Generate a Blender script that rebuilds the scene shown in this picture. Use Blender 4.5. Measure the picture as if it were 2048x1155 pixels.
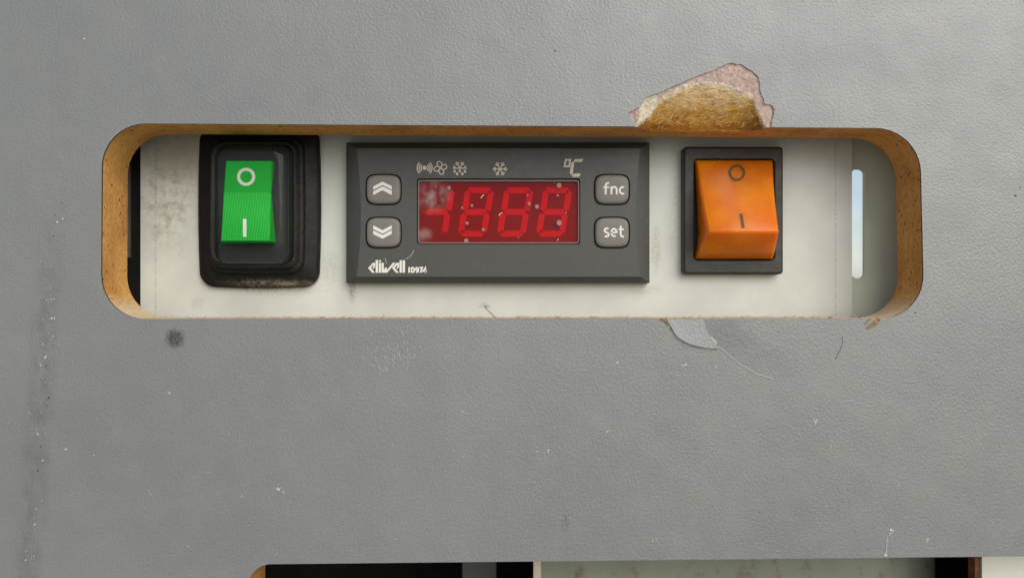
import bpy, bmesh, math, random
from mathutils import Vector, noise
from mathutils.geometry import delaunay_2d_cdt

for o in list(bpy.data.objects): bpy.data.objects.remove(o)
scene = bpy.context.scene
C = scene.collection
R = random.Random(7)

# ------------------------------------------------------------------ camera
F = 1600.0                     # focal length in photograph pixels
VX, VY = 1033.0, 587.0         # where the panel's normal meets the picture
D0 = 180.0                     # millimetres from the lens to the front of the panel
cam = bpy.data.cameras.new('camera'); camo = bpy.data.objects.new('camera', cam); C.objects.link(camo)
camo.location = (0, -D0/1000, 0); camo.rotation_euler = (math.pi/2, 0, 0)
cam.sensor_width = 36; cam.lens = 36*F/2048
cam.shift_x = (1024-VX)/2048; cam.shift_y = (VY-577.5)/2048
cam.clip_start = 0.005; cam.clip_end = 2000
cam.dof.use_dof = True; cam.dof.focus_distance = 0.187; cam.dof.aperture_fstop = 11
scene.camera = camo

# ------------------------------------------------------------------ sky, sun, exposure
SUN = Vector((0.40, -0.68, 0.54)).normalized()      # towards the sun: in front, to the right, above
EXPOSURE = 0.75
w = bpy.data.worlds.new('World'); scene.world = w; w.use_nodes = True
nt = w.node_tree; nt.nodes.clear()
wo = nt.nodes.new('ShaderNodeOutputWorld'); bg = nt.nodes.new('ShaderNodeBackground')
sky = nt.nodes.new('ShaderNodeTexSky'); sky.sky_type = 'NISHITA'; sky.sun_disc = False
sky.sun_elevation = math.asin(SUN.z); sky.sun_rotation = math.atan2(SUN.x, SUN.y)
sky.dust_density = 1.0
# broken cloud over the whole sky
wtc = nt.nodes.new('ShaderNodeTexCoord'); wn = nt.nodes.new('ShaderNodeTexNoise'); wn.inputs['Scale'].default_value = 9; wn.inputs['Detail'].default_value = 8
wm = nt.nodes.new('ShaderNodeMapRange'); wm.inputs['From Min'].default_value = 0.42; wm.inputs['From Max'].default_value = 0.62
wb = nt.nodes.new('ShaderNodeRGBToBW'); wk = nt.nodes.new('ShaderNodeMath'); wk.operation = 'MULTIPLY'; wk.inputs[1].default_value = 1.25
wx = nt.nodes.new('ShaderNodeMix'); wx.data_type = 'RGBA'
nt.links.new(wtc.outputs['Generated'], wn.inputs['Vector']); nt.links.new(wn.outputs['Fac'], wm.inputs['Value']); nt.links.new(wm.outputs[0], wx.inputs[0])
nt.links.new(sky.outputs[0], wb.inputs[0]); nt.links.new(wb.outputs[0], wk.inputs[0]); nt.links.new(sky.outputs[0], wx.inputs[6]); nt.links.new(wk.outputs[0], wx.inputs[7])
nt.links.new(wx.outputs[2], bg.inputs[0]); bg.inputs[1].default_value = 0.075
nt.links.new(bg.outputs[0], wo.inputs[0])
sl = bpy.data.lights.new('sun', 'SUN'); sl.energy = 1.6; sl.angle = math.radians(60); sl.color = (1, 0.955, 0.88)
so = bpy.data.objects.new('sun', sl); C.objects.link(so); so.location = SUN*3
so.rotation_euler = SUN.to_track_quat('Z', 'Y').to_euler()
vs = scene.view_settings; vs.view_transform = 'Standard'; vs.look = 'None'; vs.gamma = 1; vs.exposure = EXPOSURE
vs.use_curve_mapping = False

# ------------------------------------------------------------------ helpers
def mx(px, d): return (px-VX)*d/F
def mz(py, d): return (VY-py)*d/F
def my(d): return d-D0
def P(px, py, d): return (mx(px, d), my(d), mz(py, d))
def lin(r, g, b):
    f = lambda c: c/12.92 if c <= 0.04045 else ((c+0.055)/1.055)**2.4
    return (f(r/255), f(g/255), f(b/255), 1)

def tag(o, label=None, cat=None, group=None, kind=None):
    if label: o['label'] = label
    if cat: o['category'] = cat
    if group: o['group'] = group
    if kind: o['kind'] = kind
    return o
def thing(name, loc, label, cat, group=None):
    o = bpy.data.objects.new(name, None); C.objects.link(o); o.empty_display_size = 0.005
    o.location = [c/1000 for c in loc]; o['_w'] = list(loc)
    return tag(o, label, cat, group)
def worldof(o): return Vector(o['_w']) if o is not None else Vector((0, 0, 0))

def mk(name, verts, faces, mat, parent=None, smooth=True, angle=38, cam_side=False, mats=None, midx=None, at=None):
    """one mesh object from world millimetres"""
    base = Vector(at) if at is not None else worldof(parent)
    me = bpy.data.meshes.new(name)
    me.from_pydata([tuple((Vector(v)-base)/1000) for v in verts], [], faces)
    for m in (mats or [mat]): me.materials.append(m)
    if midx:
        for p, i in zip(me.polygons, midx): p.material_index = i
    bm = bmesh.new(); bm.from_mesh(me)
    bmesh.ops.recalc_face_normals(bm, faces=bm.faces)
    if cam_side:
        s = sum(f.normal.y*f.calc_area() for f in bm.faces)
        if s > 0: bmesh.ops.reverse_faces(bm, faces=bm.faces)
    bm.to_mesh(me); bm.free()
    if smooth:
        me.polygons.foreach_set('use_smooth', [True]*len(me.polygons))
        me.set_sharp_from_angle(angle=math.radians(angle))
    o = bpy.data.objects.new(name, me); C.objects.link(o)
    o['_w'] = list(base)
    if parent is not None:
        o.parent = parent
        o.location = (base-worldof(parent))/1000
    else:
        o.location = base/1000
    return o

def inside(p, poly):
    x, y = p; c = False; n = len(poly); j = n-1
    for i in range(n):
        xi, yi = poly[i]; xj, yj = poly[j]
        if (yi > y) != (yj > y) and x < (xj-xi)*(y-yi)/(yj-yi)+xi: c = not c
        j = i
    return c
def fill(outer, holes=(), extra=()):
    """triangles filling a 2D polygon with holes"""
    vs_, ed = [], []
    for lp in [outer]+list(holes):
        b = len(vs_); n = len(lp)
        vs_ += [Vector(p) for p in lp]; ed += [(b+i, b+(i+1) % n) for i in range(n)]
    vs_ += [Vector(p) for p in extra]
    v, e, f, *_ = delaunay_2d_cdt(vs_, ed, [], 0, 1e-5)
    out = []
    for t in f:
        c = sum((v[i] for i in t), Vector((0, 0)))/len(t)
        if inside(c, outer) and not any(inside(c, h) for h in holes): out.append(tuple(t))
    return [tuple(p) for p in v], out

def rrect(x0, z0, x1, z1, r, n=6, bulge=0.0):
    """rounded rectangle loop (any units), counter-clockwise from lower left"""
    if x0 > x1: x0, x1 = x1, x0
    if z0 > z1: z0, z1 = z1, z0
    r = max(r, 1e-3); pts = []
    for cx, cz, a0 in ((x0+r, z0+r, 180), (x1-r, z0+r, 270), (x1-r, z1-r, 0), (x0+r, z1-r, 90)):
        for i in range(n+1):
            a = math.radians(a0+90*i/n); pts.append((cx+r*math.cos(a), cz+r*math.sin(a)))
    if bulge:
        full = []
        m = len(pts)
        for i in range(m):
            a, b = pts[i], pts[(i+1) % m]
            full.append(a)
            if (i+1) % (n+1) == 0:
                for k in range(1, 6): full.append((a[0]+(b[0]-a[0])*k/6, a[1]+(b[1]-a[1])*k/6))
        cx, cz = (x0+x1)/2, (z0+z1)/2; hx, hz = (x1-x0)/2, (z1-z0)/2
        pts = [(x+bulge*((x-cx)/hx)*(1-((z-cz)/hz)**2), z+bulge*((z-cz)/hz)*(1-((x-cx)/hx)**2)) for x, z in full]
    return pts
def loft(loops, cap_first=False, cap_last=True):
    n = len(loops[0]); v = [p for lp in loops for p in lp]; f = []
    for k in range(len(loops)-1):
        for i in range(n):
            a = k*n+i; b = k*n+(i+1) % n
            f.append((a, b, b+n, a+n))
    if cap_last: f.append(tuple(range((len(loops)-1)*n, len(loops)*n)))
    if cap_first: f.append(tuple(reversed(range(n))))
    return v, f
def rr_loft(box, dref, r, prof, n=6, bulge=0.0, cap_first=False, cap_last=True, rk=0.8):
    """box in photo pixels at depth dref; prof = [(inset mm, depth)]"""
    x0, y0, x1, y1 = box
    X0, X1, Z0, Z1 = mx(x0, dref), mx(x1, dref), mz(y1, dref), mz(y0, dref)
    loops = []
    for ins, d in prof:
        lp = rrect(X0+ins, Z0+ins, X1-ins, Z1-ins, max(r-ins*rk, 0.15), n, bulge*max(0.001, 1-ins/6) if bulge else 0)
        loops.append([(x, my(d), z) for x, z in lp])
    return loft(loops, cap_first, cap_last)
def box(x0, x1, d0, d1, z0, z1):
    y0, y1 = my(d0), my(d1)
    v = [(x, y, z) for x in (x0, x1) for y in (y0, y1) for z in (z0, z1)]
    return v, [(0, 1, 3, 2), (4, 6, 7, 5), (0, 4, 5, 1), (2, 3, 7, 6), (0, 2, 6, 4), (1, 5, 7, 3)]
def merge(parts):
    V, Fc = [], []
    for v, f in parts:
        b = len(V); V += list(v); Fc += [tuple(i+b for i in t) for t in f]
    return V, Fc

# strokes and flat marks: traced in photo pixels, laid on a plane in the scene
def arc(cx, cy, rx, ry, a0, a1, n=14):
    return [(cx+rx*math.cos(math.radians(a0+(a1-a0)*i/n)), cy+ry*math.sin(math.radians(a0+(a1-a0)*i/n))) for i in range(n+1)]
def ribbon(pts, wd, closed=False):
    n = len(pts); L, Rr = [], []
    for i in range(n):
        a = pts[(i-1) % n] if (closed or i > 0) else pts[i]
        b = pts[(i+1) % n] if (closed or i < n-1) else pts[i]
        p = pts[i]
        def nrm(u, v):
            dx, dy = v[0]-u[0], v[1]-u[1]; l = math.hypot(dx, dy) or 1e-9
            return (-dy/l, dx/l)
        n1 = nrm(a, p) if a != p else nrm(p, b); n2 = nrm(p, b) if b != p else n1
        mxn = (n1[0]+n2[0], n1[1]+n2[1]); l = math.hypot(*mxn) or 1e-9; m = (mxn[0]/l, mxn[1]/l)
        k = min(1/max(0.35, m[0]*n1[0]+m[1]*n1[1]), 2.2)*wd/2
        L.append((p[0]+m[0]*k, p[1]+m[1]*k)); Rr.append((p[0]-m[0]*k, p[1]-m[1]*k))
    v = L+Rr; f = []
    for i in range(n if closed else n-1):
        j = (i+1) % n; f.append((i, j, n+j, n+i))
    return v, f
def poly2(pts): return (list(pts), [tuple(range(len(pts)))])
class Plane:
    def __init__(s, p, nrm): s.p = Vector(p); s.n = Vector(nrm).normalized()
    def hit(s, px, py):
        o = Vector((0, -D0, 0)); d = Vector((px-VX, F, VY-py))
        t = (s.p-o).dot(s.n)/d.dot(s.n); return o+d*t
def flat(d): return Plane((0, my(d), 0), (0, -1, 0))
def mark(name, shapes, plane, mat, parent, thick=0.05, lift=0.02, step=0.006):
    """shapes: list of (pts2d, faces) in photo pixels; thin printed layer on a plane"""
    V, Fc = [], []
    for k, (pts, fs) in enumerate(shapes):
        n = plane.n; b = len(V); m = len(pts)
        base = [plane.hit(*p) for p in pts]
        V += [q+n*(lift+thick+k*step) for q in base]+[q+n*(-0.03) for q in base]
        Fc += [tuple(b+i for i in t) for t in fs]
        edges = {}
        for t in fs:
            for i in range(len(t)):
                a, c = t[i], t[(i+1) % len(t)]; key = (min(a, c), max(a, c)); edges.setdefault(key, []).append((a, c))
        for key, lst in edges.items():
            if len(lst) == 1:
                a, c = lst[0]; Fc.append((b+a, b+c, b+m+c, b+m+a))
    return mk(name, V, Fc, mat, parent, smooth=False)

# ------------------------------------------------------------------ materials
class MB:
    def __init__(s, name):
        s.m = bpy.data.materials.new(name); s.m.use_nodes = True; s.t = s.m.node_tree; s.t.nodes.clear()
        s.out = s.t.nodes.new('ShaderNodeOutputMaterial'); s.p = s.t.nodes.new('ShaderNodeBsdfPrincipled')
        s.t.links.new(s.p.outputs[0], s.out.inputs[0])
        s.tc = s.t.nodes.new('ShaderNodeTexCoord')
        mp = s.n('ShaderNodeVectorMath', operation='SCALE'); s.l(s.tc.outputs['Object'], mp.inputs[0]); mp.inputs['Scale'].default_value = 1000
        s.co = mp.outputs[0]                                  # millimetres in the thing's own space
    def n(s, typ, **kw):
        nd = s.t.nodes.new(typ)
        for k, v in kw.items(): setattr(nd, k, v)
        return nd
    def l(s, a, b): s.t.links.new(a, b)
    def set(s, **kw):
        for k, v in kw.items(): s.p.inputs[k.replace('_', ' ')].default_value = v
        return s
    def noise(s, scale, detail=3, rough=0.55, dist=0.0, vec=None):
        t = s.n('ShaderNodeTexNoise'); t.inputs['Scale'].default_value = scale; t.inputs['Detail'].default_value = detail
        t.inputs['Roughness'].default_value = rough; t.inputs['Distortion'].default_value = dist
        s.l(vec or s.co, t.inputs['Vector']); return t.outputs['Fac']
    def voro(s, scale, feat='F1', rnd=1.0, vec=None, out='Distance'):
        t = s.n('ShaderNodeTexVoronoi', feature=feat); t.inputs['Scale'].default_value = scale; t.inputs['Randomness'].default_value = rnd
        s.l(vec or s.co, t.inputs['Vector']); return t.outputs[out]
    def stretch(s, sx, sy, sz, vec=None):
        v = s.n('ShaderNodeVectorMath', operation='MULTIPLY'); s.l(vec or s.co, v.inputs[0]); v.inputs[1].default_value = (sx, sy, sz); return v.outputs[0]
    def ramp(s, fac, a, b, lo=0.0, hi=1.0, smooth=True):
        r = s.n('ShaderNodeMapRange', interpolation_type='SMOOTHSTEP' if smooth else 'LINEAR')
        s.l(fac, r.inputs['Value'])
        for i, v in (('From Min', a), ('From Max', b), ('To Min', lo), ('To Max', hi)): r.inputs[i].default_value = v
        return r.outputs[0]
    def math(s, op, a, b=None):
        m = s.n('ShaderNodeMath', operation=op)
        for i, v in enumerate((a, b)):
            if v is None: continue
            if isinstance(v, (int, float)): m.inputs[i].default_value = v
            else: s.l(v, m.inputs[i])
        return m.outputs[0]
    def mix(s, fac, a, b):
        m = s.n('ShaderNodeMix', data_type='RGBA')
        if isinstance(fac, (int, float)): m.inputs[0].default_value = fac
        else: s.l(fac, m.inputs[0])
        for i, v in ((6, a), (7, b)):
            if isinstance(v, tuple): m.inputs[i].default_value = v
            else: s.l(v, m.inputs[i])
        return m.outputs[2]
    def blob(s, cx, cz, rx, rz, soft=0.6, wob=0.35, wscale=0.6):
        """1 inside an uneven spot centred at cx, cz (mm, own space)"""
        v = s.n('ShaderNodeVectorMath', operation='SUBTRACT'); s.l(s.co, v.inputs[0]); v.inputs[1].default_value = (cx, 0, cz)
        v2 = s.stretch(1/rx, 0, 1/rz, v.outputs[0])
        ln = s.n('ShaderNodeVectorMath', operation='LENGTH'); s.l(v2, ln.inputs[0])
        wn = s.math('MULTIPLY', s.math('SUBTRACT', s.noise(wscale, 4), 0.5), wob*2)
        return s.ramp(s.math('ADD', ln.outputs['Value'], wn), 1-soft/2, 1+soft/2, 1, 0)
    def color(s, c):
        if isinstance(c, tuple): s.p.inputs['Base Color'].default_value = c
        else: s.l(c, s.p.inputs['Base Color'])
        return s
    def rough(s, c):
        if isinstance(c, (int, float)): s.p.inputs['Roughness'].default_value = c
        else: s.l(c, s.p.inputs['Roughness'])
        return s
    def bump(s, h, dist=0.05, strength=1.0, prev=None):
        b = s.n('ShaderNodeBump'); b.inputs['Strength'].default_value = strength; b.inputs['Distance'].default_value = dist/1000
        s.l(h, b.inputs['Height'])
        if prev: s.l(prev, b.inputs['Normal'])
        s.l(b.outputs[0], s.p.inputs['Normal']); return b.outputs[0]

def g(v, a=1.0): return (v, v, v, 1)

def mat_laminate():
    b = MB('grey embossed laminate')
    big = b.noise(0.02, 3); mid = b.noise(0.12, 4, 0.6)
    c = b.mix(b.ramp(big, 0.3, 0.7), (0.165, 0.173, 0.170, 1), (0.184, 0.190, 0.184, 1))
    c = b.mix(b.ramp(mid, 0.35, 0.75, 0, 0.35), c, (0.215, 0.217, 0.204, 1))
    # rub streak running down the left of the panel
    w1 = b.math('MULTIPLY', b.math('SUBTRACT', b.noise(0.05, 3, vec=b.stretch(0, 0, 1)), 0.5), 3)
    sep = b.n('ShaderNodeSeparateXYZ'); b.l(b.co, sep.inputs[0])
    dx = b.math('ABSOLUTE', b.math('ADD', b.math('SUBTRACT', b.math('SUBTRACT', sep.outputs[0], mx(95, D0)), b.math('MULTIPLY', b.math('SUBTRACT', sep.outputs[2], mz(600, D0)), 0.07)), w1))
    zfade = b.math('MULTIPLY', b.ramp(sep.outputs[2], mz(780, D0), mz(330, D0), 1, 0.25), 1.0)
    streak = b.math('MULTIPLY', b.math('MULTIPLY', b.ramp(dx, 1.2, 4.2, 1, 0), b.ramp(b.noise(0.35, 5, 0.7, vec=b.stretch(1, 1, 0.5)), 0.3, 0.7)), zfade)
    c = b.mix(b.math('MULTIPLY', streak, 0.6), c, (0.105, 0.103, 0.094, 1))
    # round dark burn mark and small scuff
    burn = b.math('MULTIPLY', b.blob(mx(350, D0), mz(676, D0), 1.9, 1.9, 1.0, 0.5, 0.9), b.ramp(b.noise(1.5, 6, 0.8), 0.34, 0.52))
    c = b.mix(burn, c, (0.03, 0.026, 0.022, 1))
    sc = b.math('MULTIPLY', b.blob(mx(1131, D0), mz(1042, D0), 0.9, 2.0, 1.0, 0.5), b.ramp(b.noise(2.2, 5, 0.7), 0.5, 0.62))
    c = b.mix(sc, c, (0.06, 0.06, 0.055, 1))
    sm = b.math('MULTIPLY', b.blob(mx(480, D0), mz(212, D0), 7, 1.4, 1.4, 0.4, 0.3), 0.25)
    c = b.mix(sm, c, (0.15, 0.15, 0.15, 1))
    # hand grime close to the opening
    gr = b.math('MULTIPLY', b.ramp(b.noise(0.25, 5, 0.65), 0.5, 0.8), 0.18)
    c = b.mix(gr, c, (0.20, 0.19, 0.17, 1))
    b.color(c)
    b.rough(b.ramp(b.noise(0.07, 4, 0.6), 0.3, 0.7, 0.38, 0.47)); b.set(Specular_IOR_Level=1.0)
    h1 = b.noise(1.75, 2, 0.5, 0.5); h2 = b.noise(3.6, 2, 0.5)
    h = b.math('ADD', h1, b.math('MULTIPLY', h2, 0.25))
    n1 = b.bump(b.noise(0.05, 2), 0.6, 0.5)
    b.bump(h, 0.10, 1.0, n1)
    return b.m
def mat_mdf():
    b = MB('fibreboard core')
    fib = b.noise(0.9, 6, 0.7, 0.4, b.stretch(0.6, 2.2, 1.0))
    c = b.mix(b.ramp(fib, 0.25, 0.75), (0.46, 0.20, 0.045, 1), (0.72, 0.41, 0.12, 1))
    c = b.mix(b.ramp(b.noise(0.10, 3), 0.4, 0.75, 0, 0.5), c, (0.32, 0.12, 0.025, 1))
    spk = b.math('MULTIPLY', b.ramp(b.voro(0.55, vec=b.stretch(0.8, 1.6, 1.1)), 0.13, 0.27, 1, 0), b.ramp(b.noise(0.3, 2), 0.44, 0.58))
    c = b.mix(spk, c, (0.045, 0.022, 0.01, 1))
    # dust that has settled on the upward-facing sill
    geo = b.n('ShaderNodeNewGeometry'); sp = b.n('ShaderNodeSeparateXYZ'); b.l(geo.outputs['True Normal'], sp.inputs[0])
    du = b.math('MULTIPLY', b.ramp(sp.outputs[2], 0.35, 0.95), b.ramp(b.noise(1.2, 5, 0.7), 0.3, 0.6, 0.5, 0.95))
    c = b.mix(du, c, (0.62, 0.52, 0.36, 1))
    b.color(c).rough(0.85); b.set(Specular_IOR_Level=0.25)
    b.bump(b.math('ADD', fib, b.math('MULTIPLY', b.noise(4, 4), 0.5)), 0.25, 0.8)
    return b.m
def mat_simple(name, col, rough=0.5, spec=0.5, bump=0.0, bs=3.0, var=0.0, vs_=0.4, metal=0.0):
    b = MB(name); c = col
    if var:
        c = b.mix(b.ramp(b.noise(vs_, 5, 0.6), 0.3, 0.7), tuple(x*(1-var) for x in col[:3])+(1,), tuple(min(1, x*(1+var)) for x in col[:3])+(1,))
    b.color(c).rough(rough); b.set(Specular_IOR_Level=spec, Metallic=metal)
    if bump: b.bump(b.noise(bs, 4), bump)
    return b.m
def mat_dusty(name, col, rough, dust=(0.42, 0.38, 0.30, 1), amt=0.5, spec=0.4, bump=0.02, film=0.15, scale=1.3, extra=()):
    b = MB(name)
    sp = b.math('MULTIPLY', b.ramp(b.voro(scale), 0.03, 0.12, 1, 0), b.ramp(b.noise(0.35, 3), 0.42, 0.66))
    fm = b.math('MULTIPLY', b.ramp(b.noise(0.5, 6, 0.72), 0.42, 0.75), film)
    c = b.mix(fm, col, dust); c = b.mix(b.math('MULTIPLY', sp, amt), c, dust)
    for cx, cz, rx, rz, k in extra:
        c = b.mix(b.math('MULTIPLY', b.math('MULTIPLY', b.blob(cx, cz, rx, rz, soft=1.4, wob=0.6, wscale=0.5), b.ramp(b.noise(1.1, 6, 0.75, vec=b.stretch(1, 1, 2.0)), 0.38, 0.66)), k), c, dust)
    b.color(c); b.rough(b.ramp(b.noise(0.6, 4), 0.3, 0.7, rough-0.06, rough+0.1)); b.set(Specular_IOR_Level=spec)
    if bump: b.bump(b.noise(5, 3), bump)
    return b.m
def mat_plate():
    b = MB('pale painted steel')
    c = b.mix(b.ramp(b.noise(0.05, 4, 0.6), 0.3, 0.7), (0.54, 0.55, 0.50, 1), (0.62, 0.635, 0.57, 1))
    d = 199
    def bl(px, py, rx, rz, **k): return b.blob(mx(px, d), mz(py, d), rx, rz, **k)
    sm = b.math('MULTIPLY', bl(335, 400, 6.5, 11, soft=1.4, wob=0.6, wscale=0.25), b.ramp(b.noise(0.35, 6, 0.7), 0.40, 0.72))
    c = b.mix(b.math('MULTIPLY', sm, 0.75), c, (0.20, 0.17, 0.12, 1))
    sm = b.math('MULTIPLY', bl(360, 320, 8, 5, soft=1.6, wob=0.5), 0.55)
    c = b.mix(sm, c, (0.24, 0.21, 0.16, 1))
    for px, py, rx, rz, k, col in ((704, 580, 0.8, 2.6, 0.8, (0.25, 0.13, 0.05, 1)), (540, 576, 10, 1.6, 0.5, (0.30, 0.25, 0.17, 1)),
                                   (1312, 500, 1.0, 5, 0.5, (0.28, 0.22, 0.13, 1)), (1290, 580, 4, 1.2, 0.4, (0.33, 0.27, 0.18, 1)),
                                   (660, 540, 2.0, 4, 0.3, (0.30, 0.26, 0.18, 1)), (1350, 420, 1.5, 12, 0.25, (0.30, 0.27, 0.20, 1)), (395, 605, 1.6, 1.4, 0.35, (0.25, 0.22, 0.16, 1))):
        c = b.mix(b.math('MULTIPLY', b.math('MULTIPLY', bl(px, py, rx, rz, soft=1.4, wob=0.6, wscale=0.7), b.ramp(b.noise(1.2, 5, 0.7), 0.35, 0.65)), k), c, col)
    # dirty scored fold lines near both ends
    sep = b.n('ShaderNodeSeparateXYZ'); b.l(b.co, sep.inputs[0])
    for px in (311, 1671):
        ln = b.ramp(b.math('ABSOLUTE', b.math('SUBTRACT', sep.outputs[0], mx(px, d))), 0.05, 0.32, 1, 0)
        c = b.mix(b.math('MULTIPLY', b.math('MULTIPLY', ln, b.ramp(b.noise(1.6, 3, vec=b.stretch(0, 0, 1)), 0.40, 0.62)), 0.5), c, (0.22, 0.21, 0.17, 1))
    b.color(c).rough(b.ramp(b.noise(0.15, 4), 0.3, 0.7, 0.36, 0.5)); b.set(Specular_IOR_Level=0.45)
    b.bump(b.noise(0.7, 4, vec=b.stretch(1, 1, 0.4)), 0.03)
    return b.m
def mat_clear(name, tint=(0.93, 0.95, 0.93, 1), rough=0.06, haze=0.06, hazecol=(0.6, 0.6, 0.56, 1), smear=None, ior=1.28):
    b = MB(name); b.t.nodes.remove(b.p)
    tr = b.n('ShaderNodeBsdfTransparent'); tr.inputs[0].default_value = tint
    gl = b.n('ShaderNodeBsdfGlossy'); gl.inputs['Color'].default_value = (1, 1, 1, 1); gl.inputs['Roughness'].default_value = rough
    df = b.n('ShaderNodeBsdfDiffuse'); df.inputs[0].default_value = hazecol
    fr = b.n('ShaderNodeFresnel'); fr.inputs[0].default_value = ior
    bp = b.n('ShaderNodeBump'); bp.inputs['Distance'].default_value = 0.00015; bp.inputs['Strength'].default_value = 0.5
    b.l(b.noise(0.25, 3), bp.inputs['Height']); b.l(bp.outputs[0], gl.inputs['Normal'])
    m1 = b.n('ShaderNodeMixShader'); b.l(fr.outputs[0], m1.inputs[0]); b.l(tr.outputs[0], m1.inputs[1]); b.l(gl.outputs[0], m1.inputs[2])
    hz = b.ramp(b.noise(0.7, 6, 0.7), 0.35, 0.8, haze*0.3, haze*1.8)
    sp = b.math('MULTIPLY', b.ramp(b.voro(1.3), 0.04, 0.12, 1, 0), b.ramp(b.noise(0.5, 2), 0.45, 0.65, 0, 0.5))
    hz = b.math('MAXIMUM', hz, sp)
    if smear: hz = b.math('MAXIMUM', hz, smear(b))
    m2 = b.n('ShaderNodeMixShader'); b.l(hz, m2.inputs[0]); b.l(m1.outputs[0], m2.inputs[1]); b.l(df.outputs[0], m2.inputs[2])
    b.l(m2.outputs[0], b.out.inputs[0]); return b.m

M = {}
M['lam'] = mat_laminate(); M['mdf'] = mat_mdf(); M['plate'] = mat_plate()
M['lam_edge'] = mat_simple('laminate edge', (0.035, 0.022, 0.014, 1), 0.7)
M['paper'] = mat_simple('torn backing paper', lin(176, 153, 142), 0.9, 0.2, 0.25, 1.6, 0.22, 1.3)
M['glue'] = mat_simple('torn pale layer', lin(196, 184, 162), 0.9, 0.2, 0.3, 1.8, 0.25, 1.2)
def mat_fibre():
    b = MB('raw torn fibre')
    sep = b.n('ShaderNodeSeparateXYZ'); b.l(b.co, sep.inputs[0])
    dia = b.n('ShaderNodeMapping'); dia.inputs['Rotation'].default_value = (0, math.radians(38), 0); dia.inputs['Scale'].default_value = (0.5, 1, 2.6); b.l(b.co, dia.inputs[0])
    st = b.noise(1.3, 6, 0.75, 0.8, dia.outputs[0]); pt = b.noise(0.28, 4, 0.6)
    z = b.math('ADD', sep.outputs[2], b.math('MULTIPLY', b.math('SUBTRACT', pt, 0.5), 11))
    c = b.mix(b.ramp(z, 37.5, 40.8), lin(168, 110, 38), lin(196, 146, 66))
    c = b.mix(b.ramp(z, 40.6, 44.0), c, lin(220, 190, 146))
    c = b.mix(b.ramp(st, 0.36, 0.50, 0.7, 0), c, lin(138, 88, 30))
    c = b.mix(b.ramp(st, 0.54, 0.68, 0, 0.75), c, lin(232, 202, 142))
    b.color(c).rough(0.9); b.set(Specular_IOR_Level=0.2)
    b.bump(st, 0.5, 0.9); return b.m
M['fibre'] = mat_fibre()
M['hair'] = mat_simple('pale loose fibre', lin(236, 206, 140), 0.8, 0.2)
M['splinter'] = mat_simple('torn splinter', lin(142, 112, 86), 0.85, 0.2, 0.2, 2, 0.3, 1.0)
M['speck'] = mat_simple('white fleck', (0.78, 0.78, 0.74, 1), 0.8)
M['tanspeck'] = mat_simple('tan fleck', (0.50, 0.40, 0.27, 1), 0.8)
M['darkspeck'] = mat_simple('dark fleck', (0.03, 0.028, 0.025, 1), 0.8)
M['scuff'] = mat_simple('pale scuff', (0.42, 0.42, 0.41, 1), 0.7)
M['bezel'] = mat_dusty('charcoal plastic', (0.064, 0.064, 0.059, 1), 0.40, amt=0.5, film=0.03, bump=0.015)
M['button'] = mat_dusty('grey rubber key', (0.165, 0.158, 0.138, 1), 0.5, amt=0.25, film=0.04, bump=0.015)
M['print'] = mat_simple('pale print', (0.70, 0.68, 0.62, 1), 0.6)
M['icon'] = mat_simple('beige print', (0.52, 0.47, 0.38, 1), 0.6)
M['black'] = mat_simple('black recess', (0.008, 0.008, 0.008, 1), 0.6)
M['board'] = mat_simple('display board', (0.22, 0.22, 0.22, 1), 0.7)
M['segment'] = mat_simple('led segment', (0.62, 0.60, 0.60, 1), 0.6)
M['rim'] = mat_simple('pane rim highlight', (0.34, 0.26, 0.24, 1), 0.35)  # pale colour paints the highlight along the pane's bevelled edge
M['drop'] = mat_simple('dried drop', (0.36, 0.17, 0.17, 1), 0.7)
M['rubber'] = mat_dusty('black rubber', (0.009, 0.009, 0.009, 1), 0.5, spec=0.22, dust=(0.26, 0.21, 0.15, 1), amt=0.3, film=0.02, bump=0.05, scale=1.6, extra=((3, -19.0, 9, 0.9, 0.85), (8, -19.2, 5, 0.6, 0.9), (11.5, 2, 3, 14, 0.06), (0, -13.5, 10, 1.6, 0.12), (9.5, -2, 1.2, 12, 0.12)))
M['swframe'] = mat_dusty('black switch plastic', (0.034, 0.032, 0.029, 1), 0.5, amt=0.3, film=0.04, bump=0.02)
M['white'] = mat_simple('white ink', (0.80, 0.80, 0.74, 1), 0.5)
M['darkink'] = mat_simple('worn dark ink', (0.10, 0.045, 0.012, 1), 0.6)
M['clear'] = mat_clear('clear soft cover', haze=0.005, ior=1.22)
def pane_smear(b):
    d = 194.6; r = b.ramp
    o = PANE_AT
    a = b.math('MULTIPLY', b.blob(mx(866, d)-o[0], mz(392, d)-o[2], 3.0, 2.9, soft=1.8, wob=0.4, wscale=0.3), b.ramp(b.noise(0.45, 4, 0.6, vec=b.stretch(1, 1, 0.7)), 0.35, 0.7, 0.02, 0.5))
    c = b.math('MULTIPLY', b.blob(mx(848, d)-o[0], mz(468, d)-o[2], 1.6, 1.2, soft=1.6, wob=0.6), 0.3)
    return b.math('MAXIMUM', a, c)

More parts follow.
